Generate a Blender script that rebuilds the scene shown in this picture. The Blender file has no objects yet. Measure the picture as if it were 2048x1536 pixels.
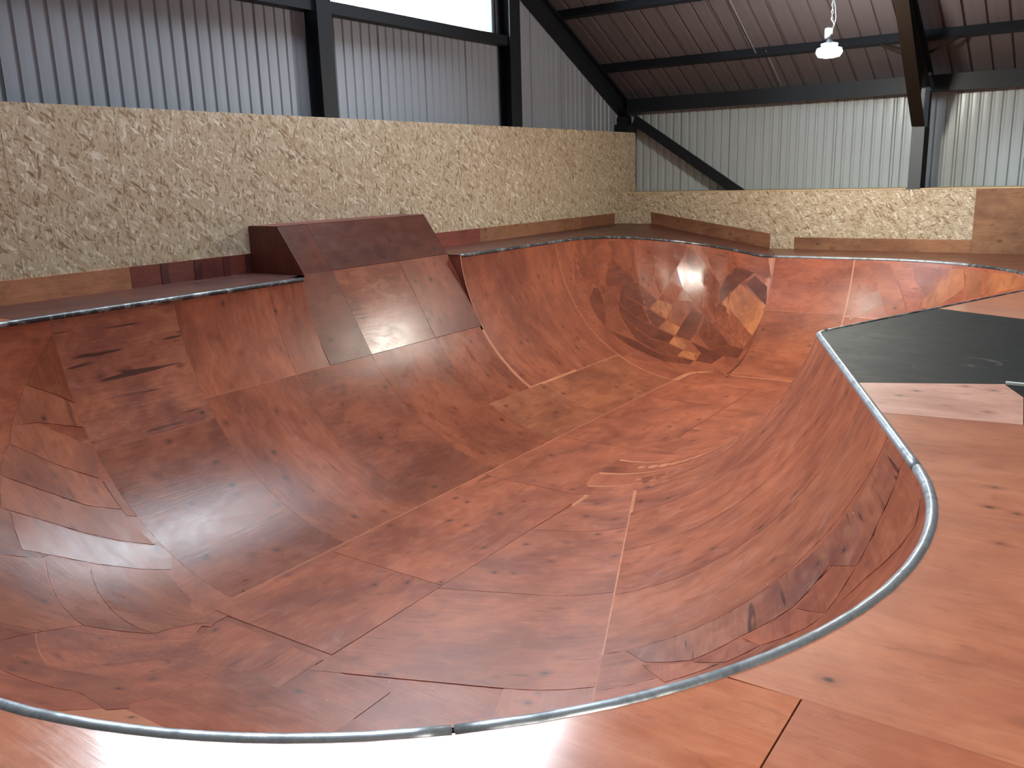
import bpy, bmesh, math, random
from math import sin, cos, asin, pi, radians, hypot, ceil, sqrt
from mathutils import Vector, Matrix

random.seed(7)
SC = bpy.context.scene
COL = SC.collection

# ------------------------------------------------------------------ camera, sky, exposure
cam_data = bpy.data.cameras.new('camera')
cam_data.sensor_width = 36.0
cam_data.lens = 1738.1 / 2048 * 36.0
cam_data.clip_start = 0.05
cam = bpy.data.objects.new('camera', cam_data)
COL.objects.link(cam)
AX = [(0.825934993, 0.563063620, -0.028120229), (0.109387033, -0.208987553, -0.971781189), (-0.553051412, 0.799552101, -0.234201992)]
cam.matrix_world = Matrix(((AX[0][0], -AX[1][0], -AX[2][0], 0.0),
                           (AX[0][1], -AX[1][1], -AX[2][1], 0.0),
                           (AX[0][2], -AX[1][2], -AX[2][2], 1.6),
                           (0, 0, 0, 1)))
SC.camera = cam
SC.view_settings.view_transform = 'Standard'
SC.view_settings.look = 'None'
SC.view_settings.gamma = 1.0
SC.view_settings.use_curve_mapping = False
SC.view_settings.exposure = -0.20
SC.cycles.use_denoising = True
SC.cycles.max_bounces = 10
SC.cycles.diffuse_bounces = 6
SC.cycles.transparent_max_bounces = 12
SC.cycles.sample_clamp_indirect = 10.0

SKY_STRENGTH = 27.0
LAMP_STRENGTH = 880.0
world = bpy.data.worlds.new('overcast_sky')
SC.world = world
world.use_nodes = True
bg = world.node_tree.nodes['Background']
bg.inputs['Color'].default_value = (0.80, 0.90, 1.0, 1)
bg.inputs['Strength'].default_value = SKY_STRENGTH


def portal(name, corners_center, size_u, size_v, mat):
    l = bpy.data.lights.new(name, 'AREA')
    l.shape = 'RECTANGLE'; l.size = size_u; l.size_y = size_v
    l.cycles.is_portal = True
    o = bpy.data.objects.new(name, l); COL.objects.link(o)
    o.matrix_world = Matrix.Translation(corners_center) @ mat
    return o


FACE_X = Matrix(((0, 0, -1, 0), (1, 0, 0, 0), (0, 1, 0, 0), (0, 0, 0, 1)))   # emits along +x
portal('window_portal', Vector((-9.62, 11.35, 5.5)), 4.3, 3.2, FACE_X)
portal('window_portal', Vector((-9.62, 6.9, 6.3)), 4.3, 4.6, FACE_X)
FACE_ROOF = Matrix(((1, 0, 0, 0), (0, 0.898, 0.44, 0), (0, -0.44, 0.898, 0), (0, 0, 0, 1)))   # emits down through the rooflight
portal('rooflight_portal', Vector((-7.95, 8.8, 7.98)), 3.0, 5.4, FACE_ROOF)

# ------------------------------------------------------------------ material helpers


class NT:
    def __init__(self, name):
        self.m = bpy.data.materials.new(name); self.m.use_nodes = True
        self.t = self.m.node_tree; self.t.nodes.clear()
        self.out = self.n('ShaderNodeOutputMaterial')
        self.p = self.n('ShaderNodeBsdfPrincipled')
        self.l(self.p.outputs[0], self.out.inputs[0])

    def n(self, typ, **kw):
        x = self.t.nodes.new(typ)
        for k, v in kw.items(): setattr(x, k, v)
        return x

    def l(self, a, b): self.t.links.new(a, b)

    def setp(self, **kw):
        for k, v in kw.items():
            i = self.p.inputs[k.replace('_', ' ')]
            if isinstance(v, (int, float, tuple)): i.default_value = v
            else: self.l(v, i)

    def math(self, op, a, b=None, c=None, clamp=False):
        x = self.n('ShaderNodeMath', operation=op, use_clamp=clamp)
        for i, v in enumerate((a, b, c)):
            if v is None: continue
            if isinstance(v, (int, float)): x.inputs[i].default_value = v
            else: self.l(v, x.inputs[i])
        return x.outputs[0]

    def mix(self, fac, a, b, blend='MIX'):
        x = self.n('ShaderNodeMix', data_type='RGBA', blend_type=blend)
        for i, v in ((0, fac), (6, a), (7, b)):
            if isinstance(v, (int, float)): x.inputs[i].default_value = v
            elif isinstance(v, tuple): x.inputs[i].default_value = (*v, 1) if len(v) == 3 else v
            else: self.l(v, x.inputs[i])
        return x.outputs[2]

    def ramp(self, fac, stops):
        x = self.n('ShaderNodeValToRGB')
        e = x.color_ramp.elements
        while len(e) < len(stops): e.new(0.5)
        for k, (p, c) in enumerate(stops):
            e[k].position = p
            e[k].color = (c, c, c, 1) if isinstance(c, (int, float)) else (*c, 1)
        self.l(fac, x.inputs[0])
        return x.outputs[0]

    def mapping(self, vec, scale=(1, 1, 1), rot=0.0, loc=(0, 0, 0)):
        x = self.n('ShaderNodeMapping')
        x.inputs['Scale'].default_value = scale
        x.inputs['Rotation'].default_value = (0, 0, rot)
        x.inputs['Location'].default_value = loc
        self.l(vec, x.inputs['Vector'])
        return x.outputs[0]

    def noise(self, vec, scale, detail=3, rough=0.5, dist=0.0):
        x = self.n('ShaderNodeTexNoise')
        x.inputs['Scale'].default_value = scale; x.inputs['Detail'].default_value = detail
        x.inputs['Roughness'].default_value = rough; x.inputs['Distortion'].default_value = dist
        self.l(vec, x.inputs['Vector'])
        return x.outputs[0]

    def voronoi(self, vec, scale, rnd=1.0):
        x = self.n('ShaderNodeTexVoronoi')
        x.inputs['Scale'].default_value = scale; x.inputs['Randomness'].default_value = rnd
        self.l(vec, x.inputs['Vector'])
        return x.outputs['Distance'], x.outputs['Color']

    def uv_random(self):
        uv = self.n('ShaderNodeUVMap').outputs[0]
        oi = self.n('ShaderNodeObjectInfo')
        r = self.math('MULTIPLY', oi.outputs['Random'], 137.0)
        cmb = self.n('ShaderNodeCombineXYZ')
        self.l(r, cmb.inputs[0]); self.l(self.math('MULTIPLY', oi.outputs['Random'], 61.0), cmb.inputs[1])
        add = self.n('ShaderNodeVectorMath', operation='ADD')
        self.l(uv, add.inputs[0]); self.l(cmb.outputs[0], add.inputs[1])
        return add.outputs[0], oi


def plywood(name, base, dark, light, streak=0.5, spec=0.5, coat=0.0, torn=0.31):
    """stained, varnished plywood; object colour = tint, object alpha = roughness"""
    s = NT(name)
    v, oi = s.uv_random()
    big = s.noise(s.mapping(v, (0.55, 0.9, 1)), 1.6, 4, 0.6, 0.6)
    grain = s.noise(s.mapping(v, (1.0, 14.0, 1)), 2.2, 5, 0.65, 0.4)
    fine = s.noise(s.mapping(v, (6.0, 70.0, 1)), 2.0, 3, 0.6)
    c = s.mix(s.ramp(big, [(0.36, 0.0), (0.62, 1.0)]), dark, base)
    mott = s.noise(s.mapping(v, (1.0, 1.5, 1)), 4.2, 6, 0.68, 0.7)
    c = s.mix(s.ramp(mott, [(0.33, 0.55), (0.52, 0.0)]), c, dark)
    c = s.mix(s.ramp(mott, [(0.52, 0.0), (0.72, 0.40)]), c, light)
    c = s.mix(s.ramp(grain, [(0.30, 0.38), (0.52, 0.0)]), c, dark)
    c = s.mix(s.math('MULTIPLY', s.ramp(grain, [(0.52, 0.0), (0.75, 1.0)]), 0.3), c, light)
    c = s.mix(s.ramp(fine, [(0.3, 0.22), (0.6, 0.0)]), c, dark)
    # long dark torn-veneer streaks
    st = s.noise(s.mapping(v, (0.9, 9.0, 1), 0.03), 1.3, 2, 0.5, 0.3)
    c = s.mix(s.ramp(st, [(torn - 0.05, streak), (torn, 0.0)]), c, tuple(x * 0.32 for x in dark))
    # knots with soft halos
    d, vc = s.voronoi(s.mapping(v, (1.0, 1.35, 1)), 3.7)
    sep = s.n('ShaderNodeSeparateColor'); s.l(vc, sep.inputs[0])
    pick = s.math('GREATER_THAN', sep.outputs[0], 0.36)
    dn = s.math('ADD', d, s.math('MULTIPLY', s.math('SUBTRACT', s.noise(v, 14, 2), 0.5), 0.06))
    c = s.mix(s.math('MULTIPLY', pick, s.ramp(dn, [(0.03, 0.8), (0.27, 0.0)])), c, tuple(x * 0.7 for x in dark))
    c = s.mix(s.math('MULTIPLY', pick, s.ramp(dn, [(0.035, 0.9), (0.10, 0.0)])), c, (0.045, 0.022, 0.02))
    # scuffed, greyish worn varnish
    sc = s.noise(s.mapping(v, (1.0, 1.6, 1)), 2.7, 6, 0.7, 0.8)
    c = s.mix(s.ramp(sc, [(0.62, 0.0), (0.80, 0.40)]), c, (0.42, 0.26, 0.24))
    sm = s.noise(s.mapping(v, (1.1, 2.6, 1), 0.2), 4.5, 4, 0.65, 0.5)
    c = s.mix(s.ramp(sm, [(0.26, 0.5), (0.40, 0.0)]), c, tuple(x * 0.55 for x in dark))
    # chips and filler dots
    d2, vc2 = s.voronoi(v, 7.0)
    sep2 = s.n('ShaderNodeSeparateColor'); s.l(vc2, sep2.inputs[0])
    dots = s.math('MULTIPLY', s.math('LESS_THAN', d2, 0.03), s.math('GREATER_THAN', sep2.outputs[1], 0.82))
    c = s.mix(dots, c, (0.72, 0.50, 0.42))
    tint = s.n('ShaderNodeMix', data_type='RGBA', blend_type='MULTIPLY')
    tint.inputs[0].default_value = 1.0
    s.l(c, tint.inputs[6]); s.l(oi.outputs['Color'], tint.inputs[7])
    s.setp(Base_Color=tint.outputs[2])
    rg = s.math('ADD', oi.outputs['Alpha'], s.math('MULTIPLY', s.math('SUBTRACT', sc, 0.45), 0.28))
    rg = s.math('ADD', rg, s.math('MULTIPLY', s.math('SUBTRACT', mott, 0.5), 0.16), clamp=True)
    s.setp(Roughness=rg, Specular_IOR_Level=spec)
    if coat: s.setp(Coat_Weight=coat, Coat_Roughness=0.13)
    b = s.n('ShaderNodeBump'); b.inputs['Strength'].default_value = 0.10; b.inputs['Distance'].default_value = 0.02
    s.l(s.math('ADD', s.math('MULTIPLY', grain, 0.5), s.math('MULTIPLY', big, 0.6)), b.inputs['Height'])
    s.l(b.outputs[0], s.p.inputs['Normal'])
    return s.m


def osb(name):
    s = NT(name)
    v, oi = s.uv_random()
    w = s.n('ShaderNodeVectorMath', operation='ADD')
    nz = s.n('ShaderNodeTexNoise'); nz.inputs['Scale'].default_value = 9.0; nz.inputs['Detail'].default_value = 2
    s.l(v, nz.inputs['Vector'])
    scl = s.n('ShaderNodeVectorMath', operation='SCALE'); scl.inputs['Scale'].default_value = 0.03
    s.l(nz.outputs['Color'], scl.inputs[0]); s.l(v, w.inputs[0]); s.l(scl.outputs[0], w.inputs[1])
    v = w.outputs[0]
    stops = [(0.0, (0.25, 0.155, 0.09)), (0.14, (0.42, 0.315, 0.21)), (0.4, (0.49, 0.39, 0.27)),
             (0.8, (0.55, 0.455, 0.335)), (1.0, (0.76, 0.69, 0.56))]
    cols = []
    for k, (rot, sx, sy) in enumerate(((1.45, 10, 40), (1.1, 11, 38), (1.85, 11, 42), (0.6, 10, 36))):
        d, c = s.voronoi(s.mapping(s.mapping(v, rot=rot), (sx, sy, 1), 0, (k * 3.3, k * 1.7, 0)), 1.0)
        sep = s.n('ShaderNodeSeparateColor'); s.l(c, sep.inputs[0])
        cols.append((s.ramp(sep.outputs[0], stops), sep.outputs[1], d))
    c = cols[0][0]
    for k in (1, 2, 3):
        c = s.mix(s.math('GREATER_THAN', cols[k][1], 0.62), c, cols[k][0])
    # dark slivers and bark
    d, vc = s.voronoi(s.mapping(s.mapping(v, rot=1.2), (22, 60, 1)), 1.0)
    sep = s.n('ShaderNodeSeparateColor'); s.l(vc, sep.inputs[0])
    sl = s.math('MULTIPLY', s.math('GREATER_THAN', sep.outputs[2], 0.90), s.math('LESS_THAN', d, 0.40))
    c = s.mix(s.math('MULTIPLY', sl, 0.7), c, (0.16, 0.085, 0.04))
    blot = s.noise(v, 0.9, 3, 0.5)
    c = s.mix(s.ramp(blot, [(0.35, 0.15), (0.65, 0.0)]), c, (0.42, 0.31, 0.19))
    s.setp(Base_Color=c, Roughness=0.72, Specular_IOR_Level=0.3)
    b = s.n('ShaderNodeBump'); b.inputs['Strength'].default_value = 0.25; b.inputs['Distance'].default_value = 0.004
    s.l(cols[0][2], b.inputs['Height']); s.l(b.outputs[0], s.p.inputs['Normal'])
    return s.m


def metal(name, col, rough, metallic=0.0, var=0.15, spec=0.5):
    s = NT(name)
    tc = s.n('ShaderNodeTexCoord').outputs['Object']
    n = s.noise(s.mapping(tc, (1.5, 1.5, 0.6)), 2.0, 4, 0.6)
    lo = tuple(x * (1 - var) for x in col); hi = tuple(min(1, x * (1 + var)) for x in col)
    s.setp(Base_Color=s.mix(n, lo, hi), Roughness=rough, Metallic=metallic, Specular_IOR_Level=spec)
    return s.m


def pipe_metal(name, paint, bare, wear):
    s = NT(name)
    tc = s.n('ShaderNodeTexCoord').outputs['Object']
    n = s.noise(tc, 5.0, 6, 0.7, 0.4)
    n2 = s.noise(tc, 28.0, 3, 0.6)
    f = s.ramp(s.math('ADD', n, s.math('MULTIPLY', s.math('SUBTRACT', n2, 0.5), 0.25)), [(wear - 0.12, 0.0), (wear + 0.12, 1.0)])
    s.setp(Base_Color=s.mix(f, paint, bare), Metallic=s.math('MULTIPLY', f, 0.75), Roughness=0.38)
    return s.m


M = {}
M['ply'] = plywood('red_stained_plywood', (0.375, 0.104, 0.050), (0.20, 0.051, 0.028), (0.46, 0.150, 0.068), 0.5, 0.40)
M['ply_torn'] = plywood('streaked_torn_plywood', (0.365, 0.112, 0.056), (0.19, 0.052, 0.034), (0.50, 0.19, 0.085), 0.95, torn=0.385)
M['ply_deck'] = plywood('deck_plywood', (0.57, 0.195, 0.098), (0.40, 0.120, 0.062), (0.64, 0.26, 0.135), 0.2, 0.5, 0.9)
M['ply_pink'] = plywood('worn_pink_plywood', (0.52, 0.27, 0.20), (0.34, 0.15, 0.105), (0.60, 0.36, 0.27), 0.3)
M['ply_brown'] = plywood('brown_stained_plywood', (0.35, 0.175, 0.095), (0.20, 0.092, 0.052), (0.44, 0.235, 0.13), 0.3)
M['ply_dark'] = plywood('dark_stained_plywood', (0.155, 0.036, 0.026), (0.085, 0.021, 0.018), (0.20, 0.055, 0.035), 0.4)
M['ply_black'] = plywood('black_painted_plywood', (0.012, 0.015, 0.015), (0.007, 0.009, 0.009), (0.026, 0.030, 0.029), 0.2, 0.2)
M['seam'] = plywood('bowl_substrate_plywood', (0.52, 0.20, 0.10), (0.43, 0.15, 0.076), (0.60, 0.27, 0.14), 0.0)
M['osb'] = osb('oriented_strand_board')
M['cladding'] = metal('grey_coated_cladding', (0.25, 0.265, 0.30), 0.42, 0.0, 0.05)
M['cladding_back'] = metal('pale_coated_cladding', (0.38, 0.42, 0.435), 0.28, 0.0, 0.05)
M['roof'] = metal('roof_liner_sheet', (0.112, 0.095, 0.101), 0.5, 0.0, 0.08)
M['steel'] = metal('dark_painted_steel', (0.009, 0.011, 0.015), 0.5, 0.0, 0.25, 0.25)
M['steel_grey'] = metal('grey_primed_steel', (0.055, 0.062, 0.068), 0.5, 0.0, 0.2)
M['steel_brown'] = metal('bounce_tinted_steel', (0.012, 0.0075, 0.005), 0.65, 0.0, 0.2, 0.12)  # brown of the red bounce under the haunch, put into the steel colour
M['window_frame'] = metal('grey_window_frame', (0.14, 0.16, 0.18), 0.5, 0.0, 0.1)
M['pipe_dark'] = pipe_metal('worn_black_coping_steel', (0.030, 0.034, 0.038), (0.42, 0.45, 0.48), 0.60)
M['pipe_bright'] = pipe_metal('worn_bright_coping_steel', (0.15, 0.17, 0.19), (0.46, 0.50, 0.54), 0.46)
M['zinc'] = metal('galvanised_steel', (0.55, 0.57, 0.58), 0.35, 0.7, 0.2)
M['housing'] = metal('lamp_housing', (0.42, 0.46, 0.48), 0.4, 0.3, 0.1)
M['wood_edge'] = metal('raw_board_edge', (0.62, 0.46, 0.28), 0.7, 0.0, 0.2, 0.2)
M['concrete'] = metal('concrete_slab', (0.22, 0.21, 0.20), 0.85, 0.0, 0.2, 0.2)
M['pale'] = metal('pale_trim', (0.62, 0.66, 0.62), 0.5, 0.0, 0.1)

_e = NT('lamp_diffuser')
_e.setp(Base_Color=(0.9, 0.9, 0.85, 1), Emission_Color=(1.0, 0.96, 0.84, 1), Emission_Strength=LAMP_STRENGTH)
M['glow'] = _e.m
_g = NT('window_glass')
_tr = _g.n('ShaderNodeBsdfTransparent'); _tr.inputs[0].default_value = (0.96, 0.98, 0.98, 1)
_gl = _g.n('ShaderNodeBsdfGlossy'); _gl.inputs['Roughness'].default_value = 0.02
_fr = _g.n('ShaderNodeLayerWeight'); _fr.inputs[0].default_value = 0.12
_mx = _g.n('ShaderNodeMixShader')
_g.l(_fr.outputs[0], _mx.inputs[0]); _g.l(_tr.outputs[0], _mx.inputs[1]); _g.l(_gl.outputs[0], _mx.inputs[2])
_g.l(_mx.outputs[0], _g.out.inputs[0])
M['glass'] = _g.m

# ------------------------------------------------------------------ object helpers


def obj(name, verts, faces, mat, parent=None, uvs=None, tint=(1, 1, 1), rough=0.45, smooth=False, kind=None):
    me = bpy.data.meshes.new(name)
    me.from_pydata([tuple(v) for v in verts], [], faces)
    if uvs is not None:
        lay = me.uv_layers.new(name='UVMap')
        for li, lp in enumerate(me.loops):
            lay.data[li].uv = uvs[lp.vertex_index]
    me.materials.append(mat if not isinstance(mat, str) else M[mat])
    if smooth:
        me.polygons.foreach_set('use_smooth', [True] * len(me.polygons))
    me.update()
    o = bpy.data.objects.new(name, me)
    o.color = (*tint, rough)
    if parent is not None: o.parent = parent
    if kind: o['kind'] = kind
    COL.objects.link(o)
    return o


def empty(name, loc=(0, 0, 0)):
    o = bpy.data.objects.new(name, None); o.empty_display_size = 0.1
    o.location = loc; COL.objects.link(o)
    return o


def tag(o, label, cat, group=None):
    o['label'] = label; o['category'] = cat
    if group: o['group'] = group
    return o


def struct(o, label=None):
    o['kind'] = 'structure'
    if label: o['label'] = label
    return o


class MB:
    """collects boxes, prisms and tubes into one mesh"""
    def __init__(self): self.v = []; self.f = []; self.uv = []

    def add(self, vs, fs, uvs=None):
        b = len(self.v); self.v += [Vector(x) for x in vs]
        self.uv += uvs if uvs else [(x[0] + x[1] * 0.37, x[2] + x[1] * 0.61) for x in vs]
        self.f += [tuple(i + b for i in q) for q in fs]; return self

    def box(self, x0, x1, y0, y1, z0, z1):
        return self.add([(x, y, z) for z in (z0, z1) for y in (y0, y1) for x in (x0, x1)],
                        [(0, 2, 3, 1), (4, 5, 7, 6), (0, 1, 5, 4), (2, 6, 7, 3), (0, 4, 6, 2), (1, 3, 7, 5)])

    def prism(self, pts, d):
        """closed polygon (3-D points) extruded by vector d"""
        n = len(pts); d = Vector(d)
        a = [Vector(p) for p in pts]; b = [p + d for p in a]
        return self.add(a + b, [tuple(range(n))[::-1], tuple(range(n, 2 * n))] +
                        [(i, (i + 1) % n, n + (i + 1) % n, n + i) for i in range(n)])

    def bar(self, p, q, side, w, h):
        """rectangular bar p->q, w across `side`, h across the third axis"""
        p, q = Vector(p), Vector(q); d = (q - p).normalized(); s = Vector(side); s = (s - d * s.dot(d)).normalized(); u = d.cross(s)
        pts = [p + s * a * w / 2 + u * b * h / 2 for a, b in ((-1, -1), (1, -1), (1, 1), (-1, 1))]
        return self.prism(pts, q - p)

    def ibeam(self, p, q, up, depth, width, tf=0.018, tw=0.012):
        p, q = Vector(p), Vector(q); d = (q - p).normalized(); u = Vector(up); u = (u - d * u.dot(d)).normalized(); s = d.cross(u)
        D, W = depth / 2, width / 2
        prof = [(-W, -D), (W, -D), (W, -D + tf), (tw / 2, -D + tf), (tw / 2, D - tf), (W, D - tf), (W, D), (-W, D), (-W, D - tf),
                (-tw / 2, D - tf), (-tw / 2, -D + tf), (-W, -D + tf)]
        return self.prism([p + s * a + u * b for a, b in prof], q - p)

    def tube(self, pts, r, n=10, caps=True, up=(0, 0, 1)):
        pts = [Vector(p) for p in pts]; vs = []; fs = []
        for i, p in enumerate(pts):
            d = (pts[min(i + 1, len(pts) - 1)] - pts[max(i - 1, 0)]).normalized()
            u = Vector(up)
            if abs(d.dot(u)) > 0.95: u = Vector((1, 0, 0))
            s = d.cross(u).normalized(); u2 = s.cross(d)
            vs += [p + (s * cos(2 * pi * k / n) + u2 * sin(2 * pi * k / n)) * r for k in range(n)]
        for i in range(len(pts) - 1):
            for k in range(n):
                fs.append((i * n + k, i * n + (k + 1) % n, (i + 1) * n + (k + 1) % n, (i + 1) * n + k))
        if caps: fs += [tuple(range(n))[::-1], tuple(range((len(pts) - 1) * n, len(pts) * n))]
        return self.add(vs, fs)

    def lathe(self, c, prof, n=24):
        vs = []; fs = []
        for r, z in prof: vs += [(c[0] + r * cos(2 * pi * k / n), c[1] + r * sin(2 * pi * k / n), c[2] + z) for k in range(n)]
        for i in range(len(prof) - 1):
            for k in range(n): fs.append((i * n + k, i * n + (k + 1) % n, (i + 1) * n + (k + 1) % n, (i + 1) * n + k))
        fs += [tuple(range(n))[::-1], tuple(range((len(prof) - 1) * n, len(prof) * n))]
        return self.add(vs, fs)

    def build(self, name, mat, parent=None, **kw):
        return obj(name, self.v, self.f, mat, parent, uvs=self.uv, **kw)
# ------------------------------------------------------------------ the hall
XW, YB = -9.17, 17.58            # faces of the strand-board linings
ZL = 0.46                        # upper deck; the main deck is z = 0


def rake(y): return 2.77 + 0.49 * (18.28 - y) if y >= 6.2 else 2.77 + 0.49 * (18.28 - (12.4 - y))


def roof_z(y): return rake(y) + 0.49      # underside of the roof sheet


floor_bm = MB().box(-9.7, 10.0, -6.1, 18.75, -2.05, -1.90)
struct(floor_bm.build('floor', 'concrete'))


def ribbed(y0, y1, zlo, ztop, pos, axis, pitch=0.1833, crest=0.115, dip=0.030):
    """one profiled sheet; pos(u, depth, z) gives the point, ztop(u) its upper edge"""
    us = []; u = y0
    n = max(1, round((y1 - y0) / pitch)); pp = (y1 - y0) / n
    sl = (pitch - crest) * 0.28; fl = pp - crest - 2 * sl
    for i in range(n):
        a = y0 + i * pp
        us += [(a + 0.004, 0), (a + crest * 0.5, 0.0015), (a + crest, 0), (a + crest + sl, -dip), (a + crest + sl + fl, -dip)]
    us += [(y1 - 0.004, 0)]
    vs = []; fs = []
    for u, d in us: vs += [pos(u, d, zlo), pos(u, d, ztop(u))]
    for i in range(len(us) - 1): fs.append((2 * i, 2 * i + 2, 2 * i + 3, 2 * i + 1))
    b = len(vs)
    # folded lap edges give the sheet its depth
    for u in (us[0][0], us[-1][0]):
        vs += [pos(u, -0.03, zlo), pos(u, -0.03, ztop(u))]
    fs += [(b, 0, 1, b + 1), (2 * len(us) - 2, b + 2, b + 3, 2 * len(us) - 1)]
    return vs, fs


# gable wall: outer skin with two openings, ribbed liner sheets inside
WINS = ((9.25, 13.50), (4.70, 8.92))
skin = MB()
skin.box(-9.75, -9.56, -6.1, 18.75, -2.0, 4.0)
for a, b in ((-6.1, 4.70), (8.92, 9.25), (13.50, 18.75)):
    ys = [a] + ([6.2] if a < 6.2 < b else []) + [b]
    pts = [(-9.75, a, 4.0), (-9.75, b, 4.0)] + [(-9.75, y, roof_z(y)) for y in reversed(ys)]
    skin.prism(pts, (0.19, 0, 0))
for a, b in WINS:
    ys = [a] + ([6.2] if a < 6.2 < b else []) + [b]
    skin.prism([(-9.75, y, rake(y) - 0.02) for y in ys] + [(-9.75, y, roof_z(y)) for y in reversed(ys)], (0.19, 0, 0))
wall_left = struct(skin.build('wall_left', 'cladding'))
seams = [13.55 + 1.1 * k for k in range(5)]
sheets = [(13.55 + 1.1 * k, min(13.55 + 1.1 * (k + 1), 18.46)) for k in range(5)]
bay = [9.22, 9.32, 10.43, 11.50, 12.60, 13.55]
sheets += list(zip(bay, bay[1:]))
bay = [2.6, 3.68, 4.79, 5.92, 7.02, 8.10, 8.95]
sheets += list(zip(bay, bay[1:]))
sheets += [(-6.0 + 1.1 * k, -6.0 + 1.1 * (k + 1)) for k in range(7)] + [(1.7, 2.6)]
for a, b in sheets:
    top = (lambda y: 3.90) if (a >= 9.2 and b <= 13.6) or (a >= 4.6 and b <= 9.0) else (lambda y: min(rake(y) + 0.02, 8.2))
    vs, fs = ribbed(a, b, 0.1, top, lambda u, d, z: (-9.475 + d, u, z), 1, crest=0.140, dip=0.020)
    obj('cladding_sheet', vs, fs, 'cladding', wall_left, uvs=[(v[1], v[2]) for v in vs])

for k, (a, b) in enumerate(WINS):
    ys = [a + 0.07] + ([6.2] if a < 6.2 < b else []) + [b - 0.07]
    fr = MB()
    fr.box(-9.62, -9.50, a, b, 3.94, 4.03)
    fr.box(-9.62, -9.50, a, a + 0.07, 4.03, rake(a) - 0.02).box(-9.62, -9.50, b - 0.07, b, 4.03, rake(b) - 0.02)
    yy = [a] + ([6.2] if a < 6.2 < b else []) + [b]
    for p, q in zip(yy, yy[1:]):
        fr.prism([(-9.62, p, rake(p) - 0.10), (-9.62, q, rake(q) - 0.10), (-9.62, q, rake(q) - 0.02), (-9.62, p, rake(p) - 0.02)], (0.12, 0, 0))
    w = struct(fr.build('window_%d' % (k + 1), 'window_frame'))
    pane = MB().prism([(-9.575, y, 4.03) for y in (ys[0], ys[-1])] + [(-9.575, y, rake(y) - 0.10) for y in reversed(ys)], (0.008, 0, 0))
    pane.build('pane', 'glass', w)

# long back wall behind the low boarding
skin = MB().box(-9.6, 10.0, 18.60, 18.75, -2.0, 3.25)
wall_back = struct(skin.build('wall_back', 'cladding_back'))
for k in range(17):
    a = -9.18 + 1.1 * k
    vs, fs = ribbed(a, a + 1.1, 0.2, lambda y: 3.16, lambda u, d, z: (u, 18.50 - d, z), 0)
    fs = [f[::-1] for f in fs]
    obj('cladding_sheet', vs, fs, 'cladding_back', wall_back, uvs=[(v[0], v[2]) for v in vs])
struct(MB().box(10.0, 10.15, -6.1, 18.75, -2.0, 9.5).build('wall_right', 'cladding'))
struct(MB().box(-9.6, 10.0, -6.25, -6.1, -2.0, 3.4).build('wall_front', 'cladding'))

# roof: thick outer deck, liner sheets with standing ribs on the slope in view
ro = MB()
RL = (-9.45, -6.45, 6.4, 11.2)            # rooflight opening


def roof_piece(x0, x1, y0, y1):
    ro.prism([(x0, y1, roof_z(y1) + 0.05), (x0, y0, roof_z(y0) + 0.05), (x0, y0, roof_z(y0) + 0.2), (x0, y1, roof_z(y1) + 0.2)], (x1 - x0, 0, 0))


roof_piece(-9.8, 10.2, 11.2, 18.9); roof_piece(-9.8, RL[0], 6.2, 11.2); roof_piece(RL[1], 10.2, 6.2, 11.2); roof_piece(RL[0], RL[1], 6.2, 6.4)
ro.prism([(-9.8, -6.3, roof_z(-6.3) + 0.03), (-9.8, 6.2, roof_z(6.2) + 0.03), (-9.8, 6.2, roof_z(6.2) + 0.2), (-9.8, -6.3, roof_z(-6.3) + 0.2)], (20, 0, 0))
ceiling = struct(ro.build('ceiling', 'roof'))
for k in range(19):
    a = -9.45 + 1.0 * k; vs = []; fs = []
    us = []
    for j in range(3):
        c = a + j / 3.0
        us += [(c + 0.006, 0.0), (c + 0.014, 0.035), (c + 0.042, 0.035), (c + 0.050, 0.0), (c + 0.13, -0.003), (c + 0.2, 0.0), (c + 0.27, -0.003)]
    us += [(a + 0.997, 0.0)]
    yt = 11.2 if k < 3 else 6.25
    for u, d in us: vs += [(u, 18.58, roof_z(18.58) + d), (u, yt, roof_z(yt) + d)]
    for i in range(len(us) - 1): fs.append((2 * i, 2 * i + 1, 2 * i + 3, 2 * i + 2))
    obj('roof_sheet', vs, fs, 'roof', ceiling, uvs=[(v[0], v[1]) for v in vs])

w = MB()
for x0, x1 in ((RL[0], RL[0] + 0.06), (RL[1] - 0.06, RL[1])):
    w.prism([(x0, 11.2, roof_z(11.2) + .02), (x0, 6.4, roof_z(6.4) + .02), (x0, 6.4, roof_z(6.4) + .09), (x0, 11.2, roof_z(11.2) + .09)], (x1 - x0, 0, 0))
w = struct(w.build('window_3', 'window_frame'))
MB().prism([(RL[0], 11.2, roof_z(11.2) + .05), (RL[0], 6.4, roof_z(6.4) + .05), (RL[0], 6.4, roof_z(6.4) + .058), (RL[0], 11.2, roof_z(11.2) + .058)], (3.0, 0, 0)).build('pane', 'glass', w)

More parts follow.
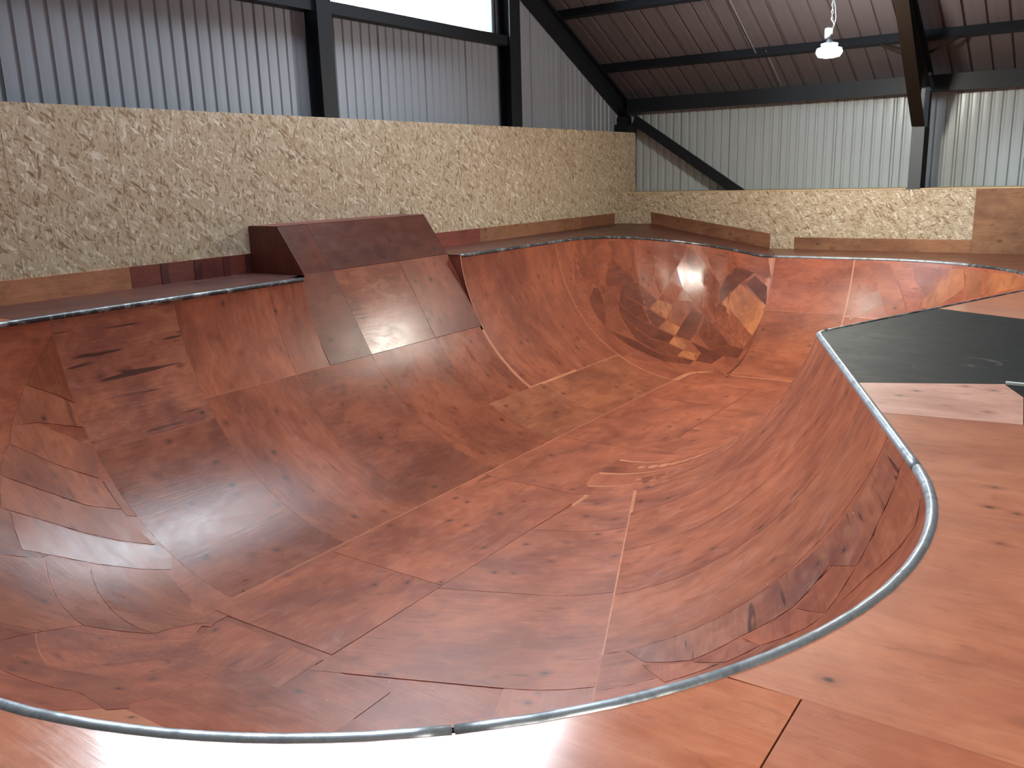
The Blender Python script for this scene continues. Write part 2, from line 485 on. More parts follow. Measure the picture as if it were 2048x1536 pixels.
# ------------------------------------------------------------------ steel frame
r_ = MB().ibeam((-9.33, 18.32, rake(18.32) + 0.14), (-9.33, 6.2, rake(6.2) + 0.14), (0, 0, 1), 0.29, 0.24)
tag(r_.build('rafter', 'steel'), 'dark sloping gable rafter along the top of the ribbed left wall', 'rafter')
for x in (-3.12, 3.1):
    rf = empty('rafter', (x, 18.0, 3.3))
    lab = 'brown deep haunched rafter above the column in the back wall' if x < 0 else 'dark haunched rafter of the next frame beyond the right edge'
    tag(rf, lab, 'rafter')
    L = Vector((-x, -18.0, -3.3))
    def sh(p): return Vector(p) + L
    MB().ibeam(sh((x, 17.95, rake(17.95) + 0.14)), sh((x, 6.2, rake(6.2) + 0.14)), (0, 0, 1), 0.29, 0.21).build('beam', 'steel', rf)
    MB().prism([sh((x - 0.006, 17.60, 2.24)), sh((x - 0.006, 15.2, 4.27)), sh((x - 0.006, 17.60, rake(17.6)))], (0.012, 0, 0)).build('haunch_web', 'steel', rf)
    MB().bar(sh((x, 17.58, 2.245)), sh((x, 15.2, 4.27)), (1, 0, 0), 0.215, 0.02).build('haunch_flange', 'steel_brown', rf)
    c = MB().ibeam((x, 17.855, -1.9), (x, 17.855, 2.235), (0, 1, 0), 0.50, 0.215)
    c.ibeam((x, 17.95, 2.235), (x, 17.95, 2.90), (0, 1, 0), 0.24, 0.215)
    tag(c.build('column', 'steel_grey'), 'grey steel column rising from the back wall ledge' if x < 0 else 'grey steel column of the next frame beyond the right edge', 'column')
c = MB().ibeam((-9.32, 18.20, -1.9), (-9.32, 18.20, 2.78), (0, 1, 0), 0.24, 0.22)
c.box(-9.42, -9.10, 17.95, 18.30, 2.46, 2.62)
tag(c.build('column', 'steel'), 'dark corner column where left and back walls meet', 'column')
for y, lab in ((9.07, 'dark gable post left of the bright window'), (13.72, 'dark gable post right of the bright window'), (4.45, 'dark gable post outside the frame to the left')):
    p = MB().ibeam((-9.325, y, -1.9), (-9.325, y, rake(y) - 0.08), (1, 0, 0), 0.25, 0.27 if y < 12 else 0.33)
    tag(p.build('gable_post', 'steel'), lab, 'post')
for a, b, lab in ((9.2, 13.57, 'dark horizontal rail under the bright window sill'), (4.6, 8.95, 'dark horizontal rail left of the gable post')):
    tag(MB().box(-9.45, -9.26, a, b, 3.83, 3.995).build('sheeting_rail', 'steel'), lab, 'rail')

eb = MB().box(-9.2, 9.9, 18.06, 18.24, 2.85, 3.14)
tag(eb.build('eaves_beam', 'steel'), 'black eaves beam along the top of the back wall', 'beam')
PUR = [17.11 - 1.72 * k for k in range(7)]
PLAB = ['lowest black roof purlin above the eaves beam, behind the lamp', 'second black roof purlin up, crossing the top of the photo', 'third black roof purlin up the slope, just above the frame', 'fourth black roof purlin up the slope',
        'fifth black roof purlin up the slope', 'sixth black roof purlin up the slope', 'seventh black roof purlin, nearest the ridge']
for k, y in enumerate(PUR):
    z = rake(y) + 0.295
    p = MB(); xa = -9.45 if y > 11.3 else RL[1] + 0.02
    d = Vector((0, -0.898, 0.44)); nrm = Vector((0, 0.44, 0.898))
    q = Vector((xa, y, z))
    p.prism([q - d * 0.045, q + d * 0.045, q + d * 0.045 + nrm * 0.165, q - d * 0.045 + nrm * 0.165], (9.85 - xa, 0, 0))
    o = p.build('purlin', 'steel')
    tag(o, PLAB[k], 'purlin')
tag(MB().bar((-9.06, 18.17, 2.70), (-6.15, 18.17, 0.80), (0, 1, 0), 0.05, 0.21).build('diagonal_brace', 'steel'),
    'black diagonal brace across the ribbed back wall by the corner', 'brace')
for sgn, lab in ((-1, 'short angled fly brace left of the brown rafter'), (1, 'short angled fly brace right of the brown rafter')):
    tag(MB().bar((-3.12 + sgn * 0.10, 16.9, 3.36), (-3.12 + sgn * 0.62, 17.08, 3.63), (0, 1, 0), 0.03, 0.045).build('fly_brace', 'steel_brown'), lab, 'brace')
for (x, a, b, lab) in ((-5.95, 15.42, 17.0, 'thin pale rod between the two upper purlins left of the lamp'), (-5.78, 17.05, 18.15, 'thin pale rod between lowest purlin and eaves beam')):
    tag(MB().tube([(x, a, rake(a) + 0.36), (x, b, rake(b) + 0.30)], 0.008, 6).build('sag_rod', 'zinc'), lab, 'rod')

# ------------------------------------------------------------------ pendant lamps


def pendant(loc, label, drop):
    e = empty('pendant_lamp', loc); tag(e, label, 'lamp')
    MB().lathe((0, 0, -0.10), [(0.08, -0.06), (0.15, -0.045), (0.185, 0.01), (0.17, 0.065), (0.10, 0.085)], 28).build('diffuser', 'glow', e, smooth=True)
    h = MB().lathe((0, 0, 0.0), [(0.11, -0.008), (0.12, 0.03), (0.05, 0.06), (0.03, 0.09)], 24); h.build('heat_sink', 'housing', e)
    MB().lathe((-0.02, 0, 0.10), [(0.05, 0.0), (0.055, 0.02), (0.055, 0.14), (0.03, 0.16)], 16).build('driver_box', 'housing', e)
    MB().tube([(0.03, 0, 0.24), (0.05, 0, 0.30), (0.02, 0, 0.36)], 0.012, 8).build('hook', 'zinc', e)
    ch = MB(); z = 0.34; k = 0
    while z < drop:
        ring = [Vector((0.013 * cos(t * pi / 4), 0, 0.030 * sin(t * pi / 4))) for t in range(9)]
        if k % 2: ring = [Vector((0, v.x, v.z)) for v in ring]
        ch.tube([v + Vector((0.02, 0, z + 0.028)) for v in ring], 0.0055, 5, False, up=(0, 1, 0) if k % 2 == 0 else (1, 0, 0))
        z += 0.048; k += 1
    ch.build('chain', 'zinc', e, kind='stuff')
    MB().tube([(0.045, 0.01, 0.25)] + [(0.045 + 0.02 * sin(t * 1.3), 0.01 + 0.015 * cos(t * 1.1), 0.25 + (drop - 0.25) * t / 14) for t in range(1, 15)], 0.007, 6).build('cable', 'housing', e)
    return e


pendant((-3.72, 13.75, 3.29), 'bright round pendant lamp hanging on a chain from the roof', roof_z(13.75) - 3.34)
pendant((3.2, 0.8, 4.6), 'pendant lamp outside the frame above the right-hand deck', roof_z(0.8) - 4.62)

# ------------------------------------------------------------------ strand-board linings, kick boards
lin = empty('board_lining', (XW, 8, 0)); tag(lin, 'tall pale strand-board lining along the left wall behind the ramp', 'boarding')
ys = [-4.08, -2.85, -1.62, -0.39, 0.84, 2.07, 3.30, 4.53, 5.76, 6.98, 8.20, 9.42, 10.70, 11.93, 13.15, 14.37, 15.60, 16.82, 18.46]
for k, (a, b) in enumerate(zip(ys, ys[1:])):
    m = MB().box(-9.188 + 0.0006 * (k % 3), XW + 0.0007 * (k % 3), a + 0.0015, b - 0.0015, 0.0, 2.44)
    m.uv = [(v.y, v.z) for v in m.v]
    o = m.build('board', 'osb', lin); o.location = (-XW, -8, 0)
lin2 = empty('board_lining', (-4, YB, 0)); tag(lin2, 'low pale strand-board lining with a capped ledge along the back wall', 'boarding')
xs = [-9.165, -8.05, -5.61, -3.17, -0.73, 1.71, 4.15, 6.59, 9.03]
for k, (a, b) in enumerate(zip(xs, xs[1:])):
    m = MB().box(a + 0.0015, b - 0.0015, YB, YB + 0.018, -0.3, 1.130)
    m.uv = [(v.z, v.x) for v in m.v]
    m.build('board', 'osb', lin2).location = (4, -YB, 0)
for a, b in ((-9.165, -3.24), (-3.0, 2.99), (3.21, 9.0)):
    MB().box(a, b, YB - 0.012, 18.46, 1.131, 1.149).build('ledge_cap', 'wood_edge', lin2).location = (4, -YB, 0)
m = MB().box(-2.085, 0.36, YB - 0.016, YB - 0.001, 0.0, 1.131); m.uv = [(v.x, v.z) for v in m.v]
tag(m.build('plywood_sheet', 'ply_brown', tint=(0.95, 0.92, 0.85), rough=0.5), 'brown stained plywood sheet with black smudges on the back wall', 'sheet')

KX = XW + 0.015
kb = [(2.0, 5.70, 'ply_brown', 'pale mottled kick board on the left wall at far left', (1.5, 1.25, 1.15)),
      (5.705, 7.40, 'ply_dark', 'dark red kick board with black bands left of the ramp', (1.5, 1.4, 1.3)),
      (10.30, 12.38, 'ply_dark', 'dark red kick board just right of the ramp', (1.9, 1.9, 1.7)),
      (12.385, 15.95, 'ply_brown', 'long brown kick board on left wall towards the corner', (.95, .85, .8)),
      (15.955, 17.42, 'ply_brown', 'short darker brown kick board ending near the corner', (.72, .58, .58))]
for a, b, mt, lab, tn in kb:
    m = MB().box(XW + 0.002, KX, a, b, ZL, ZL + 0.245); m.uv = [(v.y, v.z) for v in m.v]
    o = m.build('kick_board', mt, tint=tn, rough=0.5); tag(o, lab, 'board', 'kick boards at the foot of the walls')
    if mt == 'ply_dark' and a < 6:
        for y in (6.14, 6.60, 7.02, 7.36):
            MB().box(KX + 0.0005, KX + 0.006, y - 0.05, y + 0.05, ZL, ZL + 0.245).build('batten', 'ply_dark', o, tint=(.75, .75, .8), rough=0.5)
m = MB().prism([(-8.34, YB - 0.001, 0.475), (-5.715, YB - 0.001, 0.0), (-5.725, YB - 0.001, 0.297), (-8.34, YB - 0.001, 0.722)], (0, -0.014, 0))
m.uv = [(v.x, v.z) for v in m.v]
tag(m.build('kick_board', 'ply_brown', tint=(.8, .68, .65), rough=0.5), 'sloping brown kick board following the ramped deck by the corner', 'board', 'kick boards at the foot of the walls')
for a, b, tn, lab in ((-5.235, -3.965, (.85, .78, .72), 'duller brown kick board on the back wall below the column'), (-3.96, -2.09, (1.1, 1.0, .9), 'orange brown kick board beside the brown plywood sheet')):
    m = MB().box(a, b, YB - 0.014, YB - 0.001, 0.0, 0.232); m.uv = [(v.x, v.z) for v in m.v]
    tag(m.build('kick_board', 'ply_brown', tint=tn, rough=0.5), lab, 'board', 'kick boards at the foot of the walls')

# ------------------------------------------------------------------ the bowl: lip curve and transition surface
R_T, ZC = 2.5, 0.73
ZF = ZC - R_T


def arc(c, r, a0, a1, n):
    return [(c[0] + r * cos(radians(a0 + (a1 - a0) * i / n)), c[1] + r * sin(radians(a0 + (a1 - a0) * i / n))) for i in range(n + 1)]


nodes = [(-7.97, 3.84), (-7.97, 13.0), (-7.96, 13.5), (-7.9, 14.0), (-7.78, 14.5), (-7.56, 15.0), (-7.25, 15.42), (-6.9, 15.77),
         (-6.5, 16.03), (-6.05, 16.18), (-5.6, 16.2), (-5.17, 16.1)]
nodes += arc((-3.4, 13.46), 2.66, 90, -20.5, 24)
nodes += arc((-2.055, 8.697), .25, 159.5, 202.5, 6)
nodes += arc((-3.35, 3.85), 2.81, 22.5, -90, 24)
nodes += arc((-5.17, 3.84), 2.8, -90, -180, 18)
LQ = []
for a, b in zip(nodes, nodes[1:]):
    d = hypot(b[0] - a[0], b[1] - a[1])
    if d < 1e-4: continue
    n = max(1, int(ceil(d / .1)))
    LQ += [(a[0] + (b[0] - a[0]) * i / n, a[1] + (b[1] - a[1]) * i / n) for i in range(n)]
NL = len(LQ)


def unit(x, y):
    d = hypot(x, y); return (x / d, y / d)


LN = []
for i in range(NL):
    p, q = LQ[i - 1], LQ[(i + 1) % NL]
    t = unit(q[0] - p[0], q[1] - p[1]); LN.append((t[1], -t[0]))
for _ in range(2):
    LN = [unit(LN[i - 1][0] + 2 * LN[i][0] + LN[(i + 1) % NL][0], LN[i - 1][1] + 2 * LN[i][1] + LN[(i + 1) % NL][1]) for i in range(NL)]
LS = [0.0]
for i in range(1, NL): LS.append(LS[-1] + hypot(LQ[i][0] - LQ[i - 1][0], LQ[i][1] - LQ[i - 1][1]))
LL = LS[-1] + hypot(LQ[0][0] - LQ[-1][0], LQ[0][1] - LQ[-1][1])
for i in range(NL):                       # the far corner is turned about one centre, so its skin runs clean into the hip
    if 9.16 < LS[i] < 14.15: LN[i] = unit(-5.0 - LQ[i][0], 13.2 - LQ[i][1])


def lip_z(x, y):
    if y > 12: return ZL * min(1, max(0, (-5.45 - x) / 2.5))
    if y > 3.84 and x < -6: return ZL
    if x < -4: return ZL * min(1, (-4 - x) / 3.4)
    return 0.0


LZ = [lip_z(*p) for p in LQ]
import bisect


def lip(s):
    s %= LL
    i = max(0, bisect.bisect_right(LS, s) - 1); j = (i + 1) % NL
    s1 = LS[j] if j else LL
    f = (s - LS[i]) / (s1 - LS[i])
    g = lambda A: (A[i][0] + (A[j][0] - A[i][0]) * f, A[i][1] + (A[j][1] - A[i][1]) * f)
    return g(LQ), unit(*g(LN)), LZ[i] + (LZ[j] - LZ[i]) * f


def S(s, t, h=0.0):
    """point of the riding surface: s along the lip, t down the transition, h proud of it"""
    p, n, z = lip(s)
    a0 = asin((ZC - z) / R_T); a = a0 + t / R_T; r = R_T - h
    if a < pi / 2: o = R_T * cos(a0) - r * cos(a); zz = ZC - r * sin(a)
    else: o = R_T * cos(a0) + (a - pi / 2) * R_T; zz = ZC - r
    return Vector((p[0] + n[0] * o, p[1] + n[1] * o, zz))


bowl = empty('skate_bowl', (-4.5, 8, 0))
tag(bowl, 'large red-stained plywood skate bowl with steel coping filling the hall', 'skate bowl')
OFF = Vector((4.5, -8, 0))


def bowl_part(name, vs, fs, mat, **kw):
    return obj(name, [Vector(v) + OFF for v in vs], fs, mat, bowl, **kw)


def clip(poly, ax, val, keep_gt):
    out = []
    for i in range(len(poly)):
        p, q = poly[i], poly[(i + 1) % len(poly)]
        a = (p[ax] >= val) if keep_gt else (p[ax] <= val); b = (q[ax] >= val) if keep_gt else (q[ax] <= val)
        if a: out.append(p)
        if a != b:
            f = (val - p[ax]) / (q[ax] - p[ax]); out.append((p[0] + (q[0] - p[0]) * f, p[1] + (q[1] - p[1]) * f))
    return out


def inset(poly, d):
    """shrink a convex-ish polygon by d for the joint"""
    A = sum(p[0] * q[1] - q[0] * p[1] for p, q in zip(poly, poly[1:] + poly[:1]))
    sg = 1 if A > 0 else -1; n = len(poly); out = []
    for i in range(n):
        p0, p1, p2 = poly[i - 1], poly[i], poly[(i + 1) % n]
        e1 = unit(p1[0] - p0[0], p1[1] - p0[1]); e2 = unit(p2[0] - p1[0], p2[1] - p1[1])
        n1 = (-e1[1] * sg, e1[0] * sg); n2 = (-e2[1] * sg, e2[0] * sg)
        k = 1 + n1[0] * n2[0] + n1[1] * n2[1]
        k = max(k, 0.5)
        out.append((p1[0] + (n1[0] + n2[0]) / k * d, p1[1] + (n1[1] + n2[1]) / k * d))
    return out


def sheet(poly, fn, h, thick, cell, name, mat, tint, rough, uvfn, gap=0.0028):
    """a thin board lying on the surface fn(u, v, h); poly in (u, v)"""
    poly = inset(poly, gap)
    us = [p[0] for p in poly]; vs_ = [p[1] for p in poly]
    nu = max(1, int(ceil((max(us) - min(us)) / cell))); nv = max(1, int(ceil((max(vs_) - min(vs_)) / cell)))
    u0, v0 = min(us), min(vs_); du = (max(us) - u0) / nu; dv = (max(vs_) - v0) / nv
    idx = {}; verts = []; uvs = []; faces = []

    def vid(p):
        k = (round(p[0], 4), round(p[1], 4))
        if k not in idx:
            idx[k] = len(verts); verts.append(fn(p[0], p[1], h)); uvs.append(uvfn(p[0], p[1]))
        return idx[k]
    for i in range(nu):
        col = clip(clip(poly, 0, u0 + i * du, True), 0, u0 + (i + 1) * du, False)
        if len(col) < 3: continue
        for j in range(nv):
            c = clip(clip(col, 1, v0 + j * dv, True), 1, v0 + (j + 1) * dv, False)
            ids = []
            for p in c:
                k = vid(p)
                if k not in ids: ids.append(k)
            if len(ids) >= 3: faces.append(tuple(ids))
    # orient upwards, then add the sawn edge
    edges = {}
    for f in faces:
        for a, b in zip(f, f[1:] + f[:1]): edges[(a, b)] = edges.get((a, b), 0) + 1
    nb = {}; back = {v: k for k, v in idx.items()}; n_top = len(faces)
    for (a, b) in list(edges):
        if (b, a) in edges: continue
        for q in (a, b):
            if q not in nb:
                nb[q] = len(verts); verts.append(verts[q].copy()); uvs.append(uvs[q])
                verts.append(fn(back[q][0], back[q][1], h - thick)); uvs.append(uvs[q])
        faces.append((nb[b], nb[a], nb[a] + 1, nb[b] + 1))
    o = bowl_part(name, verts, faces, mat, uvs=uvs, tint=tint, rough=rough)
    o.data.polygons.foreach_set('use_smooth', [k < n_top for k in range(len(faces))])
    return o


# substrate of the transitions: one curved skin, with an opening behind the extension ramp
T_END = 3.5
TS = [T_END * k / 24 for k in range(25)]
RAMP0, RAMP1 = 3.34, 6.42
ss = [s for s in LS if not (RAMP0 - 0.03 < s < RAMP0 + 0.03 or RAMP1 - 0.03 < s < RAMP1 + 0.03)] + [RAMP0, RAMP1]
ss.sort()
vs = []; fs = []; uvs = []
for s in ss:
    t90 = (pi / 2 - asin((ZC - lip(s)[2]) / R_T)) * R_T
    for t in TS:
        t = min(t, t90 + 0.01)
        vs.append(S(s, t, -0.0004)); uvs.append((t, s))
for i in range(len(ss)):
    j = (i + 1) % len(ss)
    for k in range(24):
        if RAMP0 <= ss[i] < RAMP1 and TS[k + 1] <= 1.17: continue
        fs.append((i * 25 + k, i * 25 + k + 1, j * 25 + k + 1, j * 25 + k))
bowl_part('transition', vs, fs, 'seam', uvs=uvs, smooth=True, tint=(.95, .95, .95), rough=0.36)
fl = [S(s, 3.0) for s in ss[::2]]
fp = [(lip(s)[0][0] + lip(s)[1][0] * 1.2, lip(s)[0][1] + lip(s)[1][1] * 1.2, ZF - 0.003) for s in ss[::2]]
bowl_part('flat_bottom', fp, [tuple(range(len(fp)))[::-1]], 'ply', uvs=[(p[0], p[1]) for p in fp], tint=(.95, .95, .95), rough=0.36)

SWAP = lambda u, v: (v, u)
KEEP = lambda u, v: (u, v)


def wall(s0, s1, t0, t1, tone=1.0, rough=0.42, grain='s', mat='ply', h=0.0016, cell=0.16, hue=(1, 1, 1)):
    sheet([(s0, t0), (s1, t0), (s1, t1), (s0, t1)], S, h, 0.012, cell, 'panel', mat, tuple(tone * c for c in hue), rough - 0.09,
          KEEP if grain == 's' else SWAP)


# left wall, near to far
wall(0.25, 1.56, 0, 1.33, 1.0, .46, 's', mat='ply_torn')
wall(0.25, 1.56, 1.33, 3.42, .78, .40, 's')
wall(1.56, 2.81, 0, 1.10, 1.12, .44, 't', hue=(1, 1.03, 1.0))
wall(2.81, RAMP0, 0, 1.10, 1.02, .42, 't')
wall(1.56, 2.82, 1.10, 3.42, .92, .42, 't', hue=(1, .97, .92))
wall(2.82, 4.06, 1.10, 3.42, .80, .40, 's')
wall(4.06, 5.36, 1.10, 3.42, .85, .36, 't')
wall(5.36, 6.38, 1.10, 2.32, .86, .36, 't')
wall(5.36, 6.72, 2.32, 3.42, .92, .48, 's', hue=(1, 1.1, 1))
wall(6.72, 9.10, 2.34, 3.42, .93, .48, 's', hue=(1, 1.08, 1))
wall(6.44, 7.72, 0, 2.30, .92, .42, 't')
wall(7.72, 9.12, 0, 2.33, .93, .44, 't')
# sheets under the woven strips of the far corner
for a, b, tn in ((9.14, 10.4, .88), (10.4, 11.62, .86), (11.62, 12.84, .92), (12.84, 14.12, .90)):
    wall(a, b, 0, 1.2, tn, .42, 't'); wall(a, b, 1.2, 2.42, tn * .97, .46, 't'); wall(a, b, 2.42, 3.40, tn * 1.04, .48, 's')
# back wall of the shallow arm
wall(14.13, 15.52, 0, 1.08, .97, .40, 's')
wall(14.13, 15.52, 1.08, 3.15, .95, .48, 's', hue=(1, 1.05, 1))
wall(15.54, 16.8, 1.12, 3.15, .98, .48, 's')
for a, b, tn in ((16.8, 18.0, 1.0), (18.0, 19.2, 1.08), (19.2, 20.4, .96), (20.4, 21.6, 1.0)):
    wall(a, b, 1.0, 2.3, tn, .48, 't')
wall(19.05, 20.4, 0, 1.0, 1.1, .5, 't'); wall(20.4, 21.6, 0, 1.0, .96, .45, 't')
for a, b, tn in ((21.6, 22.8, 1.0), (22.8, 24.0, .92), (24.0, 25.0, 1.02)):
    wall(a, b, 0, 2.5, tn, .45, 't')
# near straight wall under the black deck
wall(25.12, 25.85, 0, 2.54, .90, .42, 't'); wall(25.85, 26.75, 0, 2.56, .98, .40, 't')
wall(26.75, 27.6, 0, 2.56, 1.0, .40, 't'); wall(27.6, 28.5, 0, 2.56, 1.04, .42, 't', hue=(1, 1.06, 1.05))
for k in range(6):
    wall(24.94 + .052 * k, 24.992 + .052 * k, 0.0, 3.15, (.97, 1.05, .93, 1.04, .95, 1.03)[k], .45, 't', h=0.0022 - k * 0.0002, cell=0.07)
# near pocket, mostly hidden below the coping
for k, a in enumerate((29.75, 30.95, 32.15, 33.35, 34.55)):
    wall(a, a + 1.2, 0, 1.2, (.95, 1.05, .9, 1.0, 1.08, .94)[k], .42, 't')
    wall(a, a + 1.2, 1.2, 2.4, (1.04, .92, 1.0, .95, .9, 1.02)[k], .40, 's')
for k, a in enumerate((28.9, 30.2, 31.4, 32.6, 33.8, 35.0, 36.2, 37.4, 38.6)):
    e = (30.2, 31.4, 32.6, 33.8, 35.0, 36.2, 37.4, 38.6, 39.8)[k]
    t0 = 2.57 if a < 30 else 2.4
    wall(a, e, t0, 3.2 if a < 35 else 3.55, (1.0, .95, 1.03, .97, 1.0, .94, 1.02, .98, 1.0)[k], .44, 's', h=0.0010)
    if a >= 36: wall(a, e, 1.2, 2.4, (1.0, .96, 1.03)[k % 3], .44, 't', h=0.0008); wall(a, e, 0, 1.2, (.97, 1.02, .94)[k % 3], .44, 't', h=0.0008)
for t0, t1 in ((0, 1.2), (1.2, 2.4), (2.4, 3.42)):
    wall(39.8, LL + .25, t0, t1 if t1 < 3 else 3.62, .98, .44, 's', h=0.0008)
wall(28.5, 28.95, 0, 2.57, .97, .42, 't', h=0.0009); wall(28.95, 29.75, 0, 2.57, 1.0, .42, 't', h=0.0009)
for a, e in ((15.54, 16.3), (16.3, 17.2), (17.2, 18.1), (18.1, 19.05)): wall(a, e, 0, 1.1, 1.0, .42, 's', h=0.0009)
for a, e in ((16.8, 18.0), (18.0, 19.2), (19.2, 20.4), (20.4, 21.6), (21.6, 22.8), (22.8, 24.0), (24.0, 25.0)): wall(a, e, 2.3 if a < 21 else 2.5, 3.2, .97, .45, 's', h=0.0010)
# sheets of the flat bottom


def FLOOR(x, y, h): return Vector((x, y, ZF + h))


def floor_sheet(poly, tone, rough=0.42, grain='y', hue=(1, 1, 1), h=0.0022):
    sheet(poly, FLOOR, h, 0.009, 9.0, 'floor_panel', 'ply', tuple(tone * c for c in hue), rough, SWAP if grain == 'y' else KEEP)


floor_sheet([(-5.45, 2.6), (-4.38, 2.6), (-4.38, 3.84), (-5.45, 3.84)], 1.0, .36, 'y')
fy = [3.845, 5.20, 7.63, 9.34, 11.78, 13.0]
for k, (a, b) in enumerate(zip(fy, fy[1:])):
    tn = (1.02, 1.04, .96, .98, 1.0)[k]
    sheet([(a - 3.84, 3.428), (b - 3.84, 3.428), (b - 3.84, 4.765), (a - 3.84, 4.765)], S, 0.0016, 0.010, 0.3, 'floor_panel', 'ply', (tn, tn, tn), .36, KEEP)


def t_at(s, x=-4.375):
    t = 2.6
    while S(s, t).x > x and t < 4.6: t += 0.005
    return t


for a, b, tn in ((25.15, 26.22, .98), (26.22, 27.55, 1.0), (27.55, 28.9, .99)):
    ta, tb = t_at(a), t_at(b)
    sheet([(a, 2.57), (b, 2.57), (b, tb), (a, ta)], S, 0.0026, 0.010, 0.2, 'floor_panel', 'ply', (tn, tn, tn * .97), .40, SWAP)

